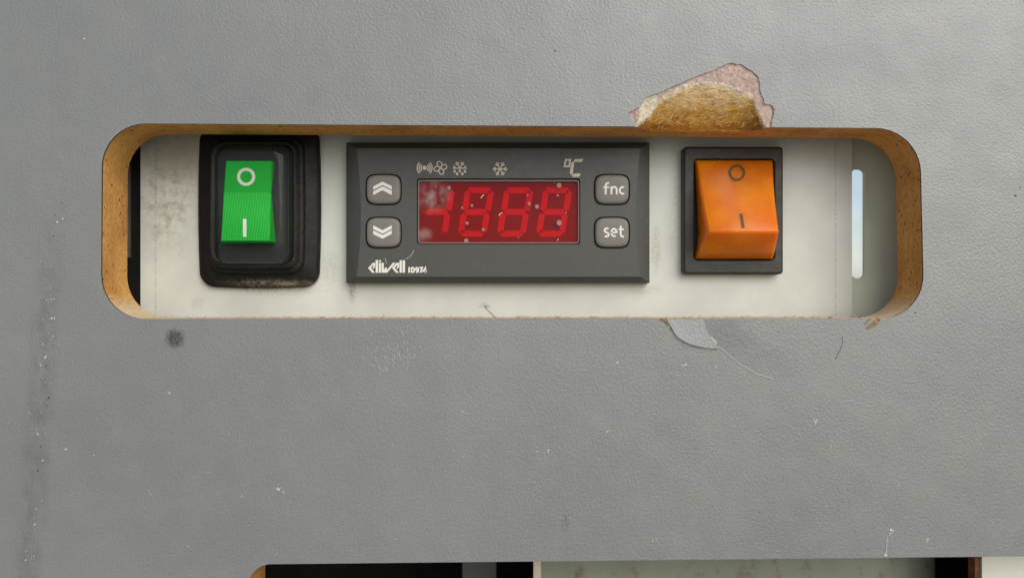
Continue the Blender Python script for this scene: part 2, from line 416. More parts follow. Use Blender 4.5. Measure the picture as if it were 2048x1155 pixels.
def mat_green():
    b = MB('green rocker')
    v = b.stretch(1, 0, 1)
    gx = b.n('ShaderNodeTexWave', wave_type='BANDS', bands_direction='X'); gx.inputs['Scale'].default_value = 0.5
    gz = b.n('ShaderNodeTexWave', wave_type='BANDS', bands_direction='Z'); gz.inputs['Scale'].default_value = 0.5
    b.l(v, gx.inputs[0]); b.l(v, gz.inputs[0])
    h = b.math('ADD', gx.outputs['Fac'], gz.outputs['Fac'])
    b.color((0.0, 0.44, 0.03, 1)).rough(0.35); b.set(Subsurface_Weight=0.25, Subsurface_Scale=0.001)
    b.p.inputs['Subsurface Radius'].default_value = (0.3, 1.0, 0.4)
    b.bump(h, 0.05, 0.6); return b.m
def mat_orange():
    b = MB('translucent orange rocker')
    v = b.stretch(1, 0, 1)
    gx = b.n('ShaderNodeTexWave', wave_type='BANDS', bands_direction='X'); gx.inputs['Scale'].default_value = 0.45
    gz = b.n('ShaderNodeTexWave', wave_type='BANDS', bands_direction='Z'); gz.inputs['Scale'].default_value = 0.45
    b.l(v, gx.inputs[0]); b.l(v, gz.inputs[0])
    c = b.mix(b.ramp(b.noise(0.12, 3), 0.35, 0.7), (0.62, 0.145, 0.0, 1), (0.72, 0.215, 0.002, 1))
    c = b.mix(b.math('MULTIPLY', b.ramp(b.noise(0.3, 5, 0.7), 0.5, 0.8), 0.3), c, (0.50, 0.20, 0.05, 1))
    b.color(c).rough(b.ramp(b.noise(0.4, 4), 0.3, 0.7, 0.26, 0.42))
    b.set(Subsurface_Weight=0.85, Subsurface_Scale=0.006, Specular_IOR_Level=0.2, Coat_Weight=0.2, Coat_Roughness=0.2)
    b.p.inputs['Subsurface Radius'].default_value = (1.0, 0.45, 0.08)
    b.bump(b.math('ADD', gx.outputs['Fac'], gz.outputs['Fac']), 0.015, 0.5); return b.m
M['green'] = mat_green(); M['orange'] = mat_orange()
def mat_stained():
    b = MB('grey green stained sheet')
    c = b.mix(b.ramp(b.noise(0.06, 4), 0.3, 0.7), (0.24, 0.26, 0.20, 1), (0.29, 0.31, 0.24, 1))
    st = b.math('MULTIPLY', b.ramp(b.noise(0.22, 6, 0.7), 0.52, 0.70), 0.75)
    c = b.mix(st, c, (0.11, 0.085, 0.05, 1)); b.color(c).rough(0.5); return b.m
M['stained'] = mat_stained()
M['rear'] = mat_simple('grey green enamel', (0.76, 0.78, 0.62, 1), 0.5, 0.4, 0.02, 1, 0.08, 0.05)
M['dark'] = mat_simple('shade-black interior', (0.012, 0.012, 0.011, 1), 0.7, 0.3, 0.05, 0.5, 0.3, 0.1)  # near-black colour puts the cabinet's inner shade into the sheets
M['strip'] = mat_simple('dim slot light', (0.16, 0.145, 0.12, 1), 0.6, 0.4, 0, 1, 0.2, 0.2)
M['cream'] = mat_simple('cream painted post', (0.62, 0.55, 0.42, 1), 0.5, 0.4, 0.02, 1, 0.1, 0.3)
M['rust'] = mat_simple('rusty edge', (0.22, 0.09, 0.04, 1), 0.8, 0.2, 0.1, 1, 0.5, 0.35)
M['offwhite'] = mat_simple('off white sheet', (0.84, 0.85, 0.75, 1), 0.45, 0.4, 0.02, 1, 0.04, 0.1)
M['bounce_ground'] = mat_simple('pale bounce sheet', (0.34, 0.32, 0.29, 1), 0.9, 0.2, 0, 1, 0.2, 0.004)

# ------------------------------------------------------------------ unseen sheet added below to bounce light onto undersides
gr_ = mk('bounce_ground', [(-40000, -40000, -900), (40000, -40000, -900), (40000, 40000, -900), (-40000, 40000, -900)], [(0, 1, 2, 3)], M['bounce_ground'], None, smooth=False)
tag(gr_, kind='structure')

# ------------------------------------------------------------------ front panel
LAM = 0.5; THK = 12.0
def round_poly(corners, r, n=10):
    """rounded polygon in 2D, corners in order"""
    pts = []; m = len(corners)
    for i in range(m):
        p0, p, p1 = Vector(corners[i-1]), Vector(corners[i]), Vector(corners[(i+1) % m])
        a = (p0-p).normalized(); c = (p1-p).normalized()
        rr = r[i] if isinstance(r, (list, tuple)) else r
        s, e = p+a*rr, p+c*rr
        for k in range(n+1):
            t = k/n; q = s.lerp(p, t).lerp(p.lerp(e, t), t)
            # between the parabola and a circular arc
            ang = t*math.pi/2; circ = p+a*rr*(1-math.sin(ang))+c*rr*(1-math.cos(ang))
            pts.append(tuple(circ))
    return pts
def dense(lp, step, closed=True):
    out = []; n = len(lp)
    for i in range(n if closed else n-1):
        a, b = lp[i], lp[(i+1) % n]; L = math.hypot(b[0]-a[0], b[1]-a[1]); k = max(1, int(L/step))
        out += [(a[0]+(b[0]-a[0])*t/k, a[1]+(b[1]-a[1])*t/k) for t in range(k)]
    if not closed: out.append(lp[-1])
    return out
hole_px = dense(round_poly([(204, 246.5), (1840, 256.5), (1849, 636.5), (202, 637.5)], 88), 6)
# chipped notch above the opening (photo pixels)
Z7 = lambda pts: [(1230+u/6.0235, 110+v/6.0235) for u, v in pts]
chip_top = Z7([(240, 868), (225, 800), (165, 695), (290, 630), (350, 555), (345, 522), (430, 490), (520, 462), (600, 425), (700, 380), (830, 325), (920, 282), (1000, 250), (1090, 215),
               (1180, 190), (1240, 160), (1280, 138), (1340, 110), (1400, 95), (1440, 102), (1465, 118), (1500, 110), (1545, 122), (1590, 160), (1645, 190), (1690, 235), (1725, 262), (1745, 340), (1752, 440), (1775, 500), (1795, 530), (1797, 588),
               (1870, 598), (1905, 620), (1920, 660), (1915, 720), (1890, 800), (1885, 868)])
chip_top = dense(chip_top, 2.2, False)
chip_top = [chip_top[0]]+[(x+noise.noise((x*0.35, y*0.35, 0))*1.6, y+noise.noise((x*0.35, y*0.35, 9))*1.6) for x, y in chip_top[1:-1]]+[chip_top[-1]]
crater = Z7([(225, 900), (262, 850), (440, 715), (480, 640), (520, 560), (600, 500), (830, 390), (1050, 345), (1280, 360), (1480, 430), (1670, 510), (1700, 620), (1745, 730), (1810, 840), (1830, 900)])
def top_y(x): return 246.5+(x-204)/(1840-204)*10
xl, xr = chip_top[0][0], chip_top[-1][0]
chip_top[0] = (xl, top_y(xl)); chip_top[-1] = (xr, top_y(xr))
def crater_depth(x, y):
    """how far below the laminate's face the board is torn, millimetres"""
    if x <= xl or x >= xr: return LAM
    base = 0.30+0.12*noise.noise((x*0.12, y*0.12, 3))
    if inside((x, y), crater):
        # top of the crater at this x
        ct = None
        for i in range(len(crater)-1):
            a, b = crater[i], crater[i+1]
            if min(a[0], b[0]) <= x <= max(a[0], b[0]) and a[0] != b[0]:
                v = a[1]+(b[1]-a[1])*(x-a[0])/(b[0]-a[0]); ct = v if ct is None else min(ct, v)
        if ct is not None:
            t = max(0, min(1, (y-ct)/max(12, 253-ct)))
            edge = min(1, (x-xl)/40, (xr-x)/40)
            base = 0.5+4.6*t**1.4*max(0.12, edge)+0.35*noise.noise((x*0.05, y*0.09, 1))*min(1, t*3+0.3)+0.12*noise.noise((x*0.2+y*.1, y*0.3-x*.1, 2))
    return base
# hole loop with the notch let in (laminate) : go round the loop, swap the chip stretch
on_top = lambda p: abs(p[1]-top_y(p[0])) < 0.6 and xl-0.1 < p[0] < xr+0.1
rest = [p for p in hole_px if not on_top(p)]
# loop runs TL -> TR -> BR -> BL ; find where the gap is
k = max(range(len(rest)), key=lambda i: rest[(i+1) % len(rest)][0]-rest[i][0] if abs(rest[i][1]-250) < 12 else -1)
lam_hole = rest[:k+1]+chip_top+rest[k+1:]
seam = dense([(xl, top_y(xl)), (xr, top_y(xr))], 2.5, False)
core_hole = rest[:k+1]+seam+rest[k+1:]
toM = lambda lp: [(mx(x, D0), mz(y, D0)) for x, y in lp]

lower = round_poly([(497, 1127.5), (2460, 1107), (2460, 1700), (497, 1700)], [44, 10, 10, 44], 8)
lower = dense(lower, 10)
outer = [(-170, 110), (175, 110), (175, -150), (-170, -150)]
panel = thing('front_panel', (0, 0, 0), 'worn grey embossed laminate board with a long round-cornered cut-out and a chipped edge', 'panel')
def slab(name, outer, holes, d0, d1, mat, matedge, parent, depth0=None):
    v2, t = fill(outer, holes)
    V = [(x, my(d0), z) for x, z in v2]+[(x, my(d1), z) for x, z in v2]; n = len(v2)
    Fc = list(t)+[tuple(i+n for i in reversed(f)) for f in t]; idx = [0]*len(Fc)
    cnt = {}
    for f in t:
        for i in range(3):
            a, b = f[i], f[(i+1) % 3]; cnt.setdefault((min(a, b), max(a, b)), []).append((a, b))
    for e, l in cnt.items():
        if len(l) == 1:
            a, b = l[0]; Fc.append((b, a, a+n, b+n)); idx.append(1)
    return mk(name, V, Fc, None, parent, mats=[mat, matedge], midx=idx, angle=30)
lam = slab('laminate_sheet', outer, [toM(lam_hole), toM(lower)], D0, D0+LAM, M['lam'], M['lam_edge'], panel)
# board core: cut walls of both openings; the top wall starts deeper where the edge is torn away
def wall(name, loop_px, dfun, parent, mat):
    n = len(loop_px); V, Fc = [], []
    rows = 7
    for x, y in loop_px:
        X, Z = mx(x, D0), mz(y, D0); d_0 = dfun(x, y)
        for r_ in range(rows):
            t = r_/(rows-1); d = d_0+(THK-d_0)*t
            j = 0.05*noise.noise((X*1.3, d*1.3, Z*1.3)) if 0 < r_ else 0
            V.append((X+j, my(D0+d), Z+j))
    for i in range(n):
        a, b = i*rows, ((i+1) % n)*rows
        for r_ in range(rows-1): Fc.append((a+r_, b+r_, b+r_+1, a+r_+1))
    return V, Fc
v1 = wall('c', core_hole, lambda x, y: crater_depth(x, y) if on_top((x, y)) else LAM, None, None)
v2 = wall('c', lower, lambda x, y: LAM, None, None)
bk2, bkt = fill(outer, [toM(core_hole), toM(lower)])
v3 = ([(x, my(D0+THK), z) for x, z in bk2], bkt)
core = mk('board_core', *merge([v1, v2, v3]), M['mdf'], panel, angle=60)
# torn surface inside the chip
region = chip_top+list(reversed(seam[1:-1]))
ex = []
yy = 126.0
while yy < 256:
    xx = 1255.0+(yy*3.7 % 2.4)
    while xx < 1552:
        p = (xx+R.uniform(-.5, .5), yy+R.uniform(-.5, .5))
        if inside(p, region): ex.append(p)
        xx += 2.6
    yy += 2.4
pv, pt = fill(region, (), ex)
tv = []
chipset = set((round(a, 2), round(b, 2)) for a, b in chip_top[1:-1])
for x, y in pv:
    d = crater_depth(x, y)
    if (round(x, 2), round(y, 2)) in chipset: d = 0.13
    tv.append((mx(x, D0), my(D0+d), mz(y, D0)))
idx = []
for t in pt:
    cx = sum(pv[i][0] for i in t)/3; cy = sum(pv[i][1] for i in t)/3
    q = (cx+5*noise.noise((cx*.2, cy*.2, 5)), cy+5*noise.noise((cx*.2, cy*.2, 6)))
    up = (q[0], q[1]+5+7*noise.noise((cx*.1, cy*.1, 8)))
    idx.append(2 if inside((q[0], q[1]-4), crater) else (1 if (inside(up, crater) or (cx < 1316 and cy > 190 and cx > 1278)) else 0))
torn = mk('torn_chip', tv, pt, None, panel, mats=[M['paper'], M['glue'], M['fibre']], midx=idx, cam_side=True, angle=180)
torn['label'] = 'torn chip showing pink paper, white glue and golden fibre'
# loose fibres in the tear and along the sill
def hairs(n, pick, length, wd, spread):
    V, Fc = [], []
    for _ in range(n):
        p, nr = pick(); a = spread(); L = length()
        u = Vector((math.cos(a), 0, math.sin(a))); s = Vector((-u.z, 0, u.x)); b = len(V)
        lift = R.uniform(0.1, 0.5); q = R.uniform(-.35, .35)
        for t in (0, .5, 1):
            c = Vector(p)+u*L*(t-.5)+s*q*L*(t*(1-t))*2+Vector(nr)*(0.06+lift*t*t)
            V += [c+s*wd/2*(1-.6*t), c-s*wd/2*(1-.6*t), c+Vector(nr)*wd*0.7]
        for r_ in (0, 3):
            for i in range(3):
                j = (i+1) % 3; Fc.append((b+r_+i, b+r_+j, b+r_+3+j, b+r_+3+i))
        Fc += [(b, b+1, b+2), (b+6, b+8, b+7)]
    return V, Fc
ins = [p for p in ex if inside((p[0], p[1]-2), crater) and p[1] < 242]
def pick_t():
    x, y = R.choice(ins); d = crater_depth(x, y); return (mx(x, D0), my(D0+d), mz(y, D0)), (0, -1, -0.3)
o = mk('loose_fibres', *hairs(260, pick_t, lambda: R.uniform(.8, 3.2), 0.075, lambda: R.gauss(0.75, 0.6)), M['hair'], panel, smooth=False); tag(o, kind='stuff')
def pick_s():
    x = R.uniform(290, 1780); return (mx(x, D0), R.uniform(0.5, 12), mz(637.5-(x-202)/1647, D0)), (0, 0, 1)
o = mk('sill_fibres', *hairs(220, pick_s, lambda: R.uniform(.3, 1.0), 0.06, lambda: R.gauss(0, 0.3)), M['splinter'], panel, smooth=False); tag(o, kind='stuff')

# cracked, lifted laminate under the lower right of the opening
def flake(name, out_px, hfun, label=None, step=6, edge='speck', m='lam'):
    out_px = dense(out_px, 4)
    xs = [p[0] for p in out_px]; ys = [p[1] for p in out_px]; ex = []
    y = min(ys)
    while y < max(ys):
        x = min(xs)
        while x < max(xs):
            if inside((x, y), out_px): ex.append((x, y))
            x += step
        y += step
    v, t = fill(out_px, (), ex)
    V = [(mx(x, D0), -hfun(x, y), mz(y, D0)) for x, y in v]; n = len(V)
    V += [(a, 0.2, c) for a, b, c in V]
    cnt = {}; Fc = list(t); idx = [0]*len(Fc)
    for f in t:
        for i in range(3):
            a, b = f[i], f[(i+1) % 3]; cnt.setdefault((min(a, b), max(a, b)), []).append((a, b))
    for e, l in cnt.items():
        if len(l) == 1: a, b = l[0]; Fc.append((b, a, a+n, b+n)); idx.append(1)
    o = mk(name, V, Fc, None, panel, mats=[M[m], M[edge]], midx=idx, angle=30, cam_side=True)
    if label: o['label'] = label
    return o
arcp = [(1409, 638), (1413, 655), (1421, 672), (1436, 692), (1460, 712), (1486, 732), (1515, 748), (1545, 756)]
def h_big(x, y):
    # proud along the crack, dying away to the lower right
    d = min(math.hypot(x-a, y-b) for a, b in dense(arcp, 3, False)); e = max(0, 1-max(0, (x-1409))/290)*max(0, 1-(y-638)/135)
    return 0.03+0.95*e*min(1, d/60+0.08)*max(0, 1-d/190)
big = arcp+[(1590, 752), (1640, 735), (1668, 705), (1683, 690), (1685, 672), (1700, 655), (1712, 637.2)]
flake('lifted_laminate', big, h_big, 'bulging cracked piece of grey laminate')
flake('laminate_flake', [(1334, 638.2), (1343, 655), (1352, 671), (1368, 682), (1386, 690), (1412, 695), (1437, 697), (1424, 678), (1414, 660), (1406.5, 638)],
      lambda x, y: 0.05+1.0*max(0, min(1, (y-638)/60))*max(0.3, 1-(x-1334)/160), 'pale tilted laminate flake by the crack')
PANEL = flat(D0)
def ln(pts, wd): return ribbon(dense(pts, 5, False), wd)
o = mark('crack_line', [ln(arcp[3:], 1.6), ribbon([(1352, 672), (1370, 684), (1384, 690)], 2.2), ribbon([(1412, 668), (1424, 676), (1432, 684), (1428, 690)], 3.0)], PANEL, M['scuff'], panel, 0.14)
o = mark('hairline_crack', [ln([(1683.5, 671), (1685, 678), (1684, 689), (1681, 698), (1677, 705), (1674, 711), (1670.5, 718)], 0.9)], PANEL, M['darkspeck'], panel, 0.03)
for pts in ([(1319, 636), (1332, 637), (1338, 648), (1335, 650), (1328, 642)], [(1341, 653), (1345, 656), (1343, 661), (1340, 659)],
            [(1757, 635), (1761, 640), (1750, 652), (1735, 657), (1733, 654), (1745, 645)], [(1738, 638), (1742, 637), (1731, 648), (1728, 648)]):
    mark('splinter', [poly2(pts)], PANEL, M['splinter'], panel, 0.2)
# flecks, chips and scratches on the face
def blobpoly(x, y, r):
    k = R.randint(5, 7); a0 = R.random()*6; ex_, ey_ = R.uniform(.6, 1.5), R.uniform(.5, 1.1)
    return [(x+r*ex_*R.uniform(.5, 1.25)*math.cos(a0+6.283*i/k), y+r*ey_*R.uniform(.5, 1.25)*math.sin(a0+6.283*i/k)) for i in range(k)]
def clear_of(x, y): return not inside((x, y), hole_px) and not inside((x, y), region) and not inside((x, y), lower)
white, tan, dark = [], [], []
for _ in range(150):
    x, y = R.uniform(0, 2048), R.uniform(0, 1155)
    if y < 640 and R.random() < 0.75: continue
    if clear_of(x, y): (white if R.random() < .7 else (tan if R.random() < .5 else dark)).append(blobpoly(x, y, R.choice((.4, .45, .5, .6, .9))))
for _ in range(60):
    y = 400+(R.random()**1.4)*720; x = 102+R.gauss(0, 9)-(y-600)*0.07
    (white if R.random() < .65 else dark).append(blobpoly(x, y, R.choice((.6, .7, .9, 1.4))))
for x, y, r in ((105, 597, 2.6), (108, 637, 3), (93, 712, 2.4), (168, 77, 1.6), (557, 978, 4), (566, 982, 2), (340, 785, 2.5), (1784, 1061, 4.5), (1780, 1066, 2), (1772, 1108, 3.5), (1773, 1080, 1.5),
                (1857, 1080, 3), (1235, 725, 2.5), (1369, 728, 2.4), (1630, 840, 3), (1672, 893, 2.5), (1660, 891, 1.7), (925, 822, 2.2), (1216, 861, 2), (1096, 900, 2.6), (1075, 902, 1.6), (132, 897, 2), (1190, 249, 1.8)):
    for _ in range(3): white.append(blobpoly(x+R.gauss(0, r*.7), y+R.gauss(0, r*.5), r*R.uniform(.3, .6)))
for x, y, r in ((1311, 1080, 4), (1318, 1084, 3), (1305, 1076, 2), (1850, 1080, 2.5), (1218, 862, 2), (928, 825, 1.6), (560, 975, 2.6), (1636, 838, 2)):
    for _ in range(3): tan.append(blobpoly(x+R.gauss(0, r*.8), y+R.gauss(0, r*.6), r*R.uniform(.3, .6)))
for x, y, r in ((2030, 392, 2.6), (2040, 375, 2), (1110, 102, 1.6), (938, 779, 1.5), (1830, 625, 1.6), (1850, 286, 1.2), (98, 795, 3), (75, 940, 2), (1131, 1040, 2)):
    dark.append(blobpoly(x, y, r))
for nm, lst, m in (('white_flecks', white, 'speck'), ('tan_flecks', tan, 'tanspeck'), ('dark_flecks', dark, 'darkspeck')):
    o = mark(nm, [poly2(p) for p in lst], PANEL, M[m], panel, 0.04, step=0.0); tag(o, kind='stuff')
scr = []
for _ in range(46):
    x, y = R.gauss(785, 28), R.gauss(708, 20); a = R.gauss(1.3, .6); L = R.uniform(4, 14)
    scr.append(ribbon([(x, y), (x+L*.5*math.cos(a)+R.uniform(-1, 1), y+L*.5*math.sin(a)), (x+L*math.cos(a), y+L*math.sin(a))], R.uniform(.4, .8)))
for _ in range(40):
    x, y = R.uniform(0, 2048), R.uniform(640, 1110); a = R.uniform(0, 3.14); L = R.uniform(4, 14)
    if clear_of(x, y): scr.append(ribbon([(x, y), (x+L*math.cos(a), y+L*math.sin(a))], R.uniform(.3, .6)))
scr.append(ribbon([(1774, 1072), (1773, 1090), (1772, 1110)], 1.4))
o = mark('fine_scratches', scr, PANEL, M['scuff'], panel, 0.03, step=0.0006); tag(o, kind='stuff')

# ------------------------------------------------------------------ steel plate behind the opening
DP = 199.0
plate = mk('mounting_plate', *box(mx(281, DP), mx(1704, DP), DP, DP+1.2, -22, 62), M['plate'], None, at=(0, my(DP), 0), smooth=False)
tag(plate, 'pale grimy steel plate behind the cut-out carrying the switches', 'plate')

# ------------------------------------------------------------------ green switch under a clear cover
ctr = (mx(517, 197), my(DP), mz(412, 197))
gs = thing('rocker_switch', ctr, 'green rocker switch in a black rubber boot under a clear cover', 'switch', 'switches on the steel plate')
prof = [(0.2, DP), (0, 198.2), (0.15, 197.4), (0.9, 196.7), (2.6, 196.5), (3.1, 196.2), (3.3, 195.3), (3.6, 195.0), (4.0, 194.95), (4.25, 194.6), (4.4, 193.9), (4.7, 193.6), (5.05, 193.6)]
boot = mk('rubber_boot', *rr_loft((398, 252, 636, 572), 197, 3.4, prof, 7, 0.55, cap_last=False, rk=0.12), M['rubber'], gs)
well = mk('switch_body', *rr_loft((398, 252, 636, 572), 197, 3.4, [(5.05, 193.6), (5.3, 194.2), (5.4, 195.2)], 7, 0.55, rk=0.12), M['black'], gs)
cprof = [(5.12, 194.0), (5.3, 192.0), (5.45, 190.4), (5.8, 189.5), (6.5, 188.9), (7.6, 188.6)]
clear = mk('clear_cover', *rr_loft((398, 252, 636, 572), 197, 4.0, cprof, 7, 0.4, rk=0.15), M['clear'], gs, angle=80)
ga, gb = P(452, 322, 193.8), P(542, 322, 193.8)
def facet(name, x0, x1, ys, mat, parent, side_d, inset=(0, 0, 0), rb=0.0):
    """rocker cap: ys = [(py, depth)] rows from top to bottom; x0/x1 in mm per row"""
    V = []; n = len(ys)
    for i, (py, d) in enumerate(ys):
        z = mz(py, d)
        V += [(x0[i]+0.25, my(d), z), (x1[i]-0.25, my(d), z), (x0[i], my(d+0.3), z), (x1[i], my(d+0.3), z), (x0[i], my(side_d), z), (x1[i], my(side_d), z)]
    Fc = []
    for i in range(n-1):
        a, b = i*6, (i+1)*6
        Fc += [(a, a+1, b+1, b), (a+2, a, b, b+2), (a+1, a+3, b+3, b+1), (a+4, a+2, b+2, b+4), (a+3, a+5, b+5, b+3)]
    Fc += [(0, 2, 3, 1), (2, 4, 5, 3)]
    e = (n-1)*6; Fc += [(e, e+1, e+3, e+2), (e+2, e+3, e+5, e+4)]
    return mk(name, V, Fc, mat, parent, angle=30)
gy = [(321, 193.2), (322.5, 192.2), (384, 194.6), (387, 194.5), (481, 190.0), (484.5, 191.2)]
xl_ = [mx(x_, d_) for x_, (y_, d_) in zip((451, 451, 446.5, 446, 441.5, 441.5), gy)]; xr_ = [mx(x_, d_) for x_, (y_, d_) in zip((543, 543, 542, 542, 538.5, 538.5), gy)]
grk = facet('rocker', xl_, xr_, gy, M['green'], gs, 195.0)
def plane_of(a, b):     # plane through two rows (py, depth), horizontal in x
    p = Vector((0, my(a[1]), mz(a[0], a[1]))); q = Vector((0, my(b[1]), mz(b[0], b[1]))); t = q-p
    n = Vector((0, -abs(t.z), 0)); n = Vector((0, t.z, -t.y)); n = n if n.y < 0 else -n
    return Plane(p, n)
gu, glw = plane_of(gy[1], gy[2]), plane_of(gy[3], gy[4])
mark('off_symbol', [ribbon(arc(492.3, 353.4, 15, 15, 0, 360, 40)[:-1], 6.0, True)], gu, M['white'], grk)
mark('on_symbol', [poly2([(486, 437.7), (493, 437.7), (493, 473.7), (486, 473.7)])], glw, M['white'], grk)

# ------------------------------------------------------------------ temperature controller
DF = 194.0
tcx = thing('temperature_controller', (mx(995.5, 196), my(DP), mz(425.5, 196)), 'charcoal digital temperature controller with red display and four grey keys', 'controller')
def side_curve(y0, y1, xe, xm, n=16): # from y0 to y1, ends at xe, middle at xm
    return [(xe+(xm-xe)*(1-((2*t/n)-1)**2), y0+(y1-y0)*t/n) for t in range(n+1)]
inner = side_curve(553, 297, 713, 722)+side_curve(297, 553, 1281, 1271)
outl = [(692.5, 566-(566-285)*t/16) for t in range(17)]+[(1299, 285+(566-285)*t/16) for t in range(17)]
tI = [(mx(x, DF), mz(y, DF)) for x, y in inner]
def lift(lp, d): return [(mx(x, d), my(d), mz(y, d)) for x, y in lp]
def keyloop(x0, y0, x1, y1, grow=0.0, n=40, e=4.2):
    cx, cy, hx, hy = (x0+x1)/2, (y0+y1)/2, (x1-x0)/2+grow, (y1-y0)/2+grow
    out = []
    for i in range(n):
        a = 2*math.pi*i/n; c, s = math.cos(a), math.sin(a)
        r = (abs(c)**e+abs(s)**e)**(-1/e); out.append((cx+hx*r*c, cy+hy*r*s))
    return out
keys = {'up': (733.5, 350, 801, 408), 'down': (733.5, 435.5, 801, 494.5), 'fnc': (1190, 350, 1257.5, 408), 'set': (1190, 435.5, 1257.5, 494.5)}
win = rrect(833.5, 356.5, 1160.5, 489.5, 5, 4)
holes = [[(mx(x, DF), mz(y, DF)) for x, y in win]]+[[(mx(x, DF), mz(y, DF)) for x, y in keyloop(*kb, grow=2.6)] for kb in keys.values()]
fv, ft = fill(tI, holes)
face = ([(x, my(DF), z) for x, z in fv], ft)
mids = [[(a[0]*(1-t)+b[0]*t, a[1]*(1-t)+b[1]*t) for a, b in zip(inner, outl)] for t in (0.0,)]
bev = loft([lift(inner, DF), [tuple(Vector(P(*a, DF)).lerp(Vector(P(*b, 196.2)), .5)+Vector((0, -0.15, 0))) for a, b in zip(inner, outl)], lift(outl, 196.2),
            [(x, my(DP), z) for x, y, z in lift(outl, 196.2)]], cap_last=False)
hw = [loft([[(x, my(DF), z) for x, z in h], [(x, my(DF+2.0), z) for x, z in h]], cap_last=False) for h in holes]
bezel = mk('bezel', *merge([face, bev]+hw), M['bezel'], tcx, angle=25)
mk('backing', *box(mx(720, DF), mx(1275, DF), DF+1.9, DF+2.4, mz(515, DF), mz(335, DF)), M['black'], tcx, smooth=False)
for nm, kb in keys.items():
    cx, cy = (kb[0]+kb[2])/2, (kb[1]+kb[3])/2
    lps = []
    for s, d in ((0, DF+1.8), (0, DF-0.15), (-0.8, DF-0.45), (-2.6, DF-0.68), (-6, DF-0.78), (-14, DF-0.82)):
        lps.append([(mx(x, DF), my(d), mz(y, DF)) for x, y in keyloop(*kb, grow=s)])
    ctrk = (mx(cx, DF), my(DF), mz(cy, DF))
    kk = mk('key', *loft(lps), M['button'], tcx, angle=70, at=ctrk)
    kk['label'] = {'up': 'grey key with a double up arrow', 'down': 'grey key with a double down arrow', 'fnc': 'grey key printed fnc', 'set': 'grey key printed set'}[nm]
    kp = flat(DF-0.82)
    a = lambda u, v: (680+u/3.727, 270+v/3.727); b4 = lambda u, v: (980+u/3.727, 270+v/3.727)
    if nm == 'up':
        sh = [poly2([a(248, 383), a(317, 348), a(386, 381), a(386, 407), a(317, 372), a(248, 409)]), poly2([a(248, 421), a(317, 383), a(386, 416), a(386, 447), a(317, 411), a(248, 447)])]
    elif nm == 'down':
        sh = [poly2([a(248, 673), a(317, 708), a(386, 673), a(386, 698), a(317, 735), a(248, 700)]), poly2([a(248, 711), a(317, 745), a(386, 708), a(386, 736), a(317, 772), a(248, 737)])]
    elif nm == 'fnc':
        T = lambda l: [b4(*p) for p in l]
        sh = [ribbon(T([(862, 442), (862, 385)]+arc(881, 378, 19, 20, 180, 275, 8)+[(888, 358)]), 3.7), ribbon(T([(844, 390), (888, 390)]), 3.2),
              ribbon(T([(905, 442), (905, 382)]), 3.7), ribbon(T(arc(925, 407, 19, 20, 190, 360, 10)+[(944, 442)]), 3.7),
              ribbon(T(arc(988, 413, 21, 25, -60, -300, 16)), 3.7)]
    else:
        T = lambda l: [b4(*p) for p in l]
        sh = [ribbon(T(arc(869, 710, 15, 15, -35, -220, 9)+arc(868, 742, 16, 14, -50, 140, 10)), 3.7),
              ribbon(T([(903, 727), (944, 724)]+arc(924, 726, 20, 27, -15, -305, 18)), 3.6),
              ribbon(T([(974, 676), (974, 738)]+arc(988, 742, 14, 14, 180, 95, 6)+[(997, 757)]), 3.7), ribbon(T([(958, 702), (998, 702)]), 3.2)]
    mark('key_symbol', sh, kp, M['print'], kk)
# display: board, digits, tinted pane
board = mk('display_board', *box(mx(834, DF), mx(1160, DF), DF+1.5, DF+1.85, mz(489, DF), mz(357, DF)), M['board'], tcx, smooth=False)
Z6 = lambda u, v: (820+u/5.689, 300+v/5.689)
SEGD = flat(DF+1.5)
def seg(a, b, w):
    (x0, y0), (x1, y1) = a, b; L = math.hypot(x1-x0, y1-y0); ux, uy = (x1-x0)/L, (y1-y0)/L; nx, ny = -uy, ux; h = w/2; c = h*0.6
    return [Z6(x0, y0), Z6(x0+ux*c+nx*h, y0+uy*c+ny*h), Z6(x1-ux*c+nx*h, y1-uy*c+ny*h), Z6(x1, y1), Z6(x1-ux*c-nx*h, y1-uy*c-ny*h), Z6(x0+ux*c-nx*h, y0+uy*c-ny*h)]
def digit(off, which):
    dg = bpy.data.objects.new('digit', None); C.objects.link(dg); dg.parent = tcx; dg.empty_display_size = .003
    q = Vector(P(*Z6(750+off, 705), DF+1.5)); dg.location = (q-worldof(tcx))/1000; dg['_w'] = list(q)
    S = {'top': ((650, 459), (930, 459)), 'upper_left': ((660, 455), (624, 700)), 'upper_right': ((926, 455), (886, 700)), 'middle': ((618, 705), (880, 705)),
         'lower_left': ((616, 712), (578, 955)), 'lower_right': ((876, 712), (840, 950)), 'bottom': ((570, 950), (848, 950))}
    for k_, (p, q2) in S.items():
        if k_ not in which: continue
        p = Vector(p); q2 = Vector(q2); u = (q2-p).normalized()*5; p, q2 = p+u, q2-u
        mark('segment', [poly2(seg((p.x+off, p.y), (q2.x+off, q2.y), 68))], SEGD, M['segment'], dg, 0.05)
ALL = ('top', 'upper_left', 'upper_right', 'middle', 'lower_left', 'lower_right', 'bottom')
digit(-447, ('upper_right', 'middle', 'lower_right'))
for off in (0, 444, 888): digit(off, ALL)
PANE_AT = (mx(997, DF), my(DF+0.6), mz(423, DF))
M['pane'] = mat_clear('red tinted pane', (0.95, 0.03, 0.08, 1), 0.06, 0.004, (0.55, 0.42, 0.40, 1), pane_smear)
X0, X1, Zb, Zt = mx(836, DF), mx(1158.5, DF), mz(485.5, DF), mz(360, DF)
lp = rrect(X0, Zb, X1, Zt, 0.7, 4)
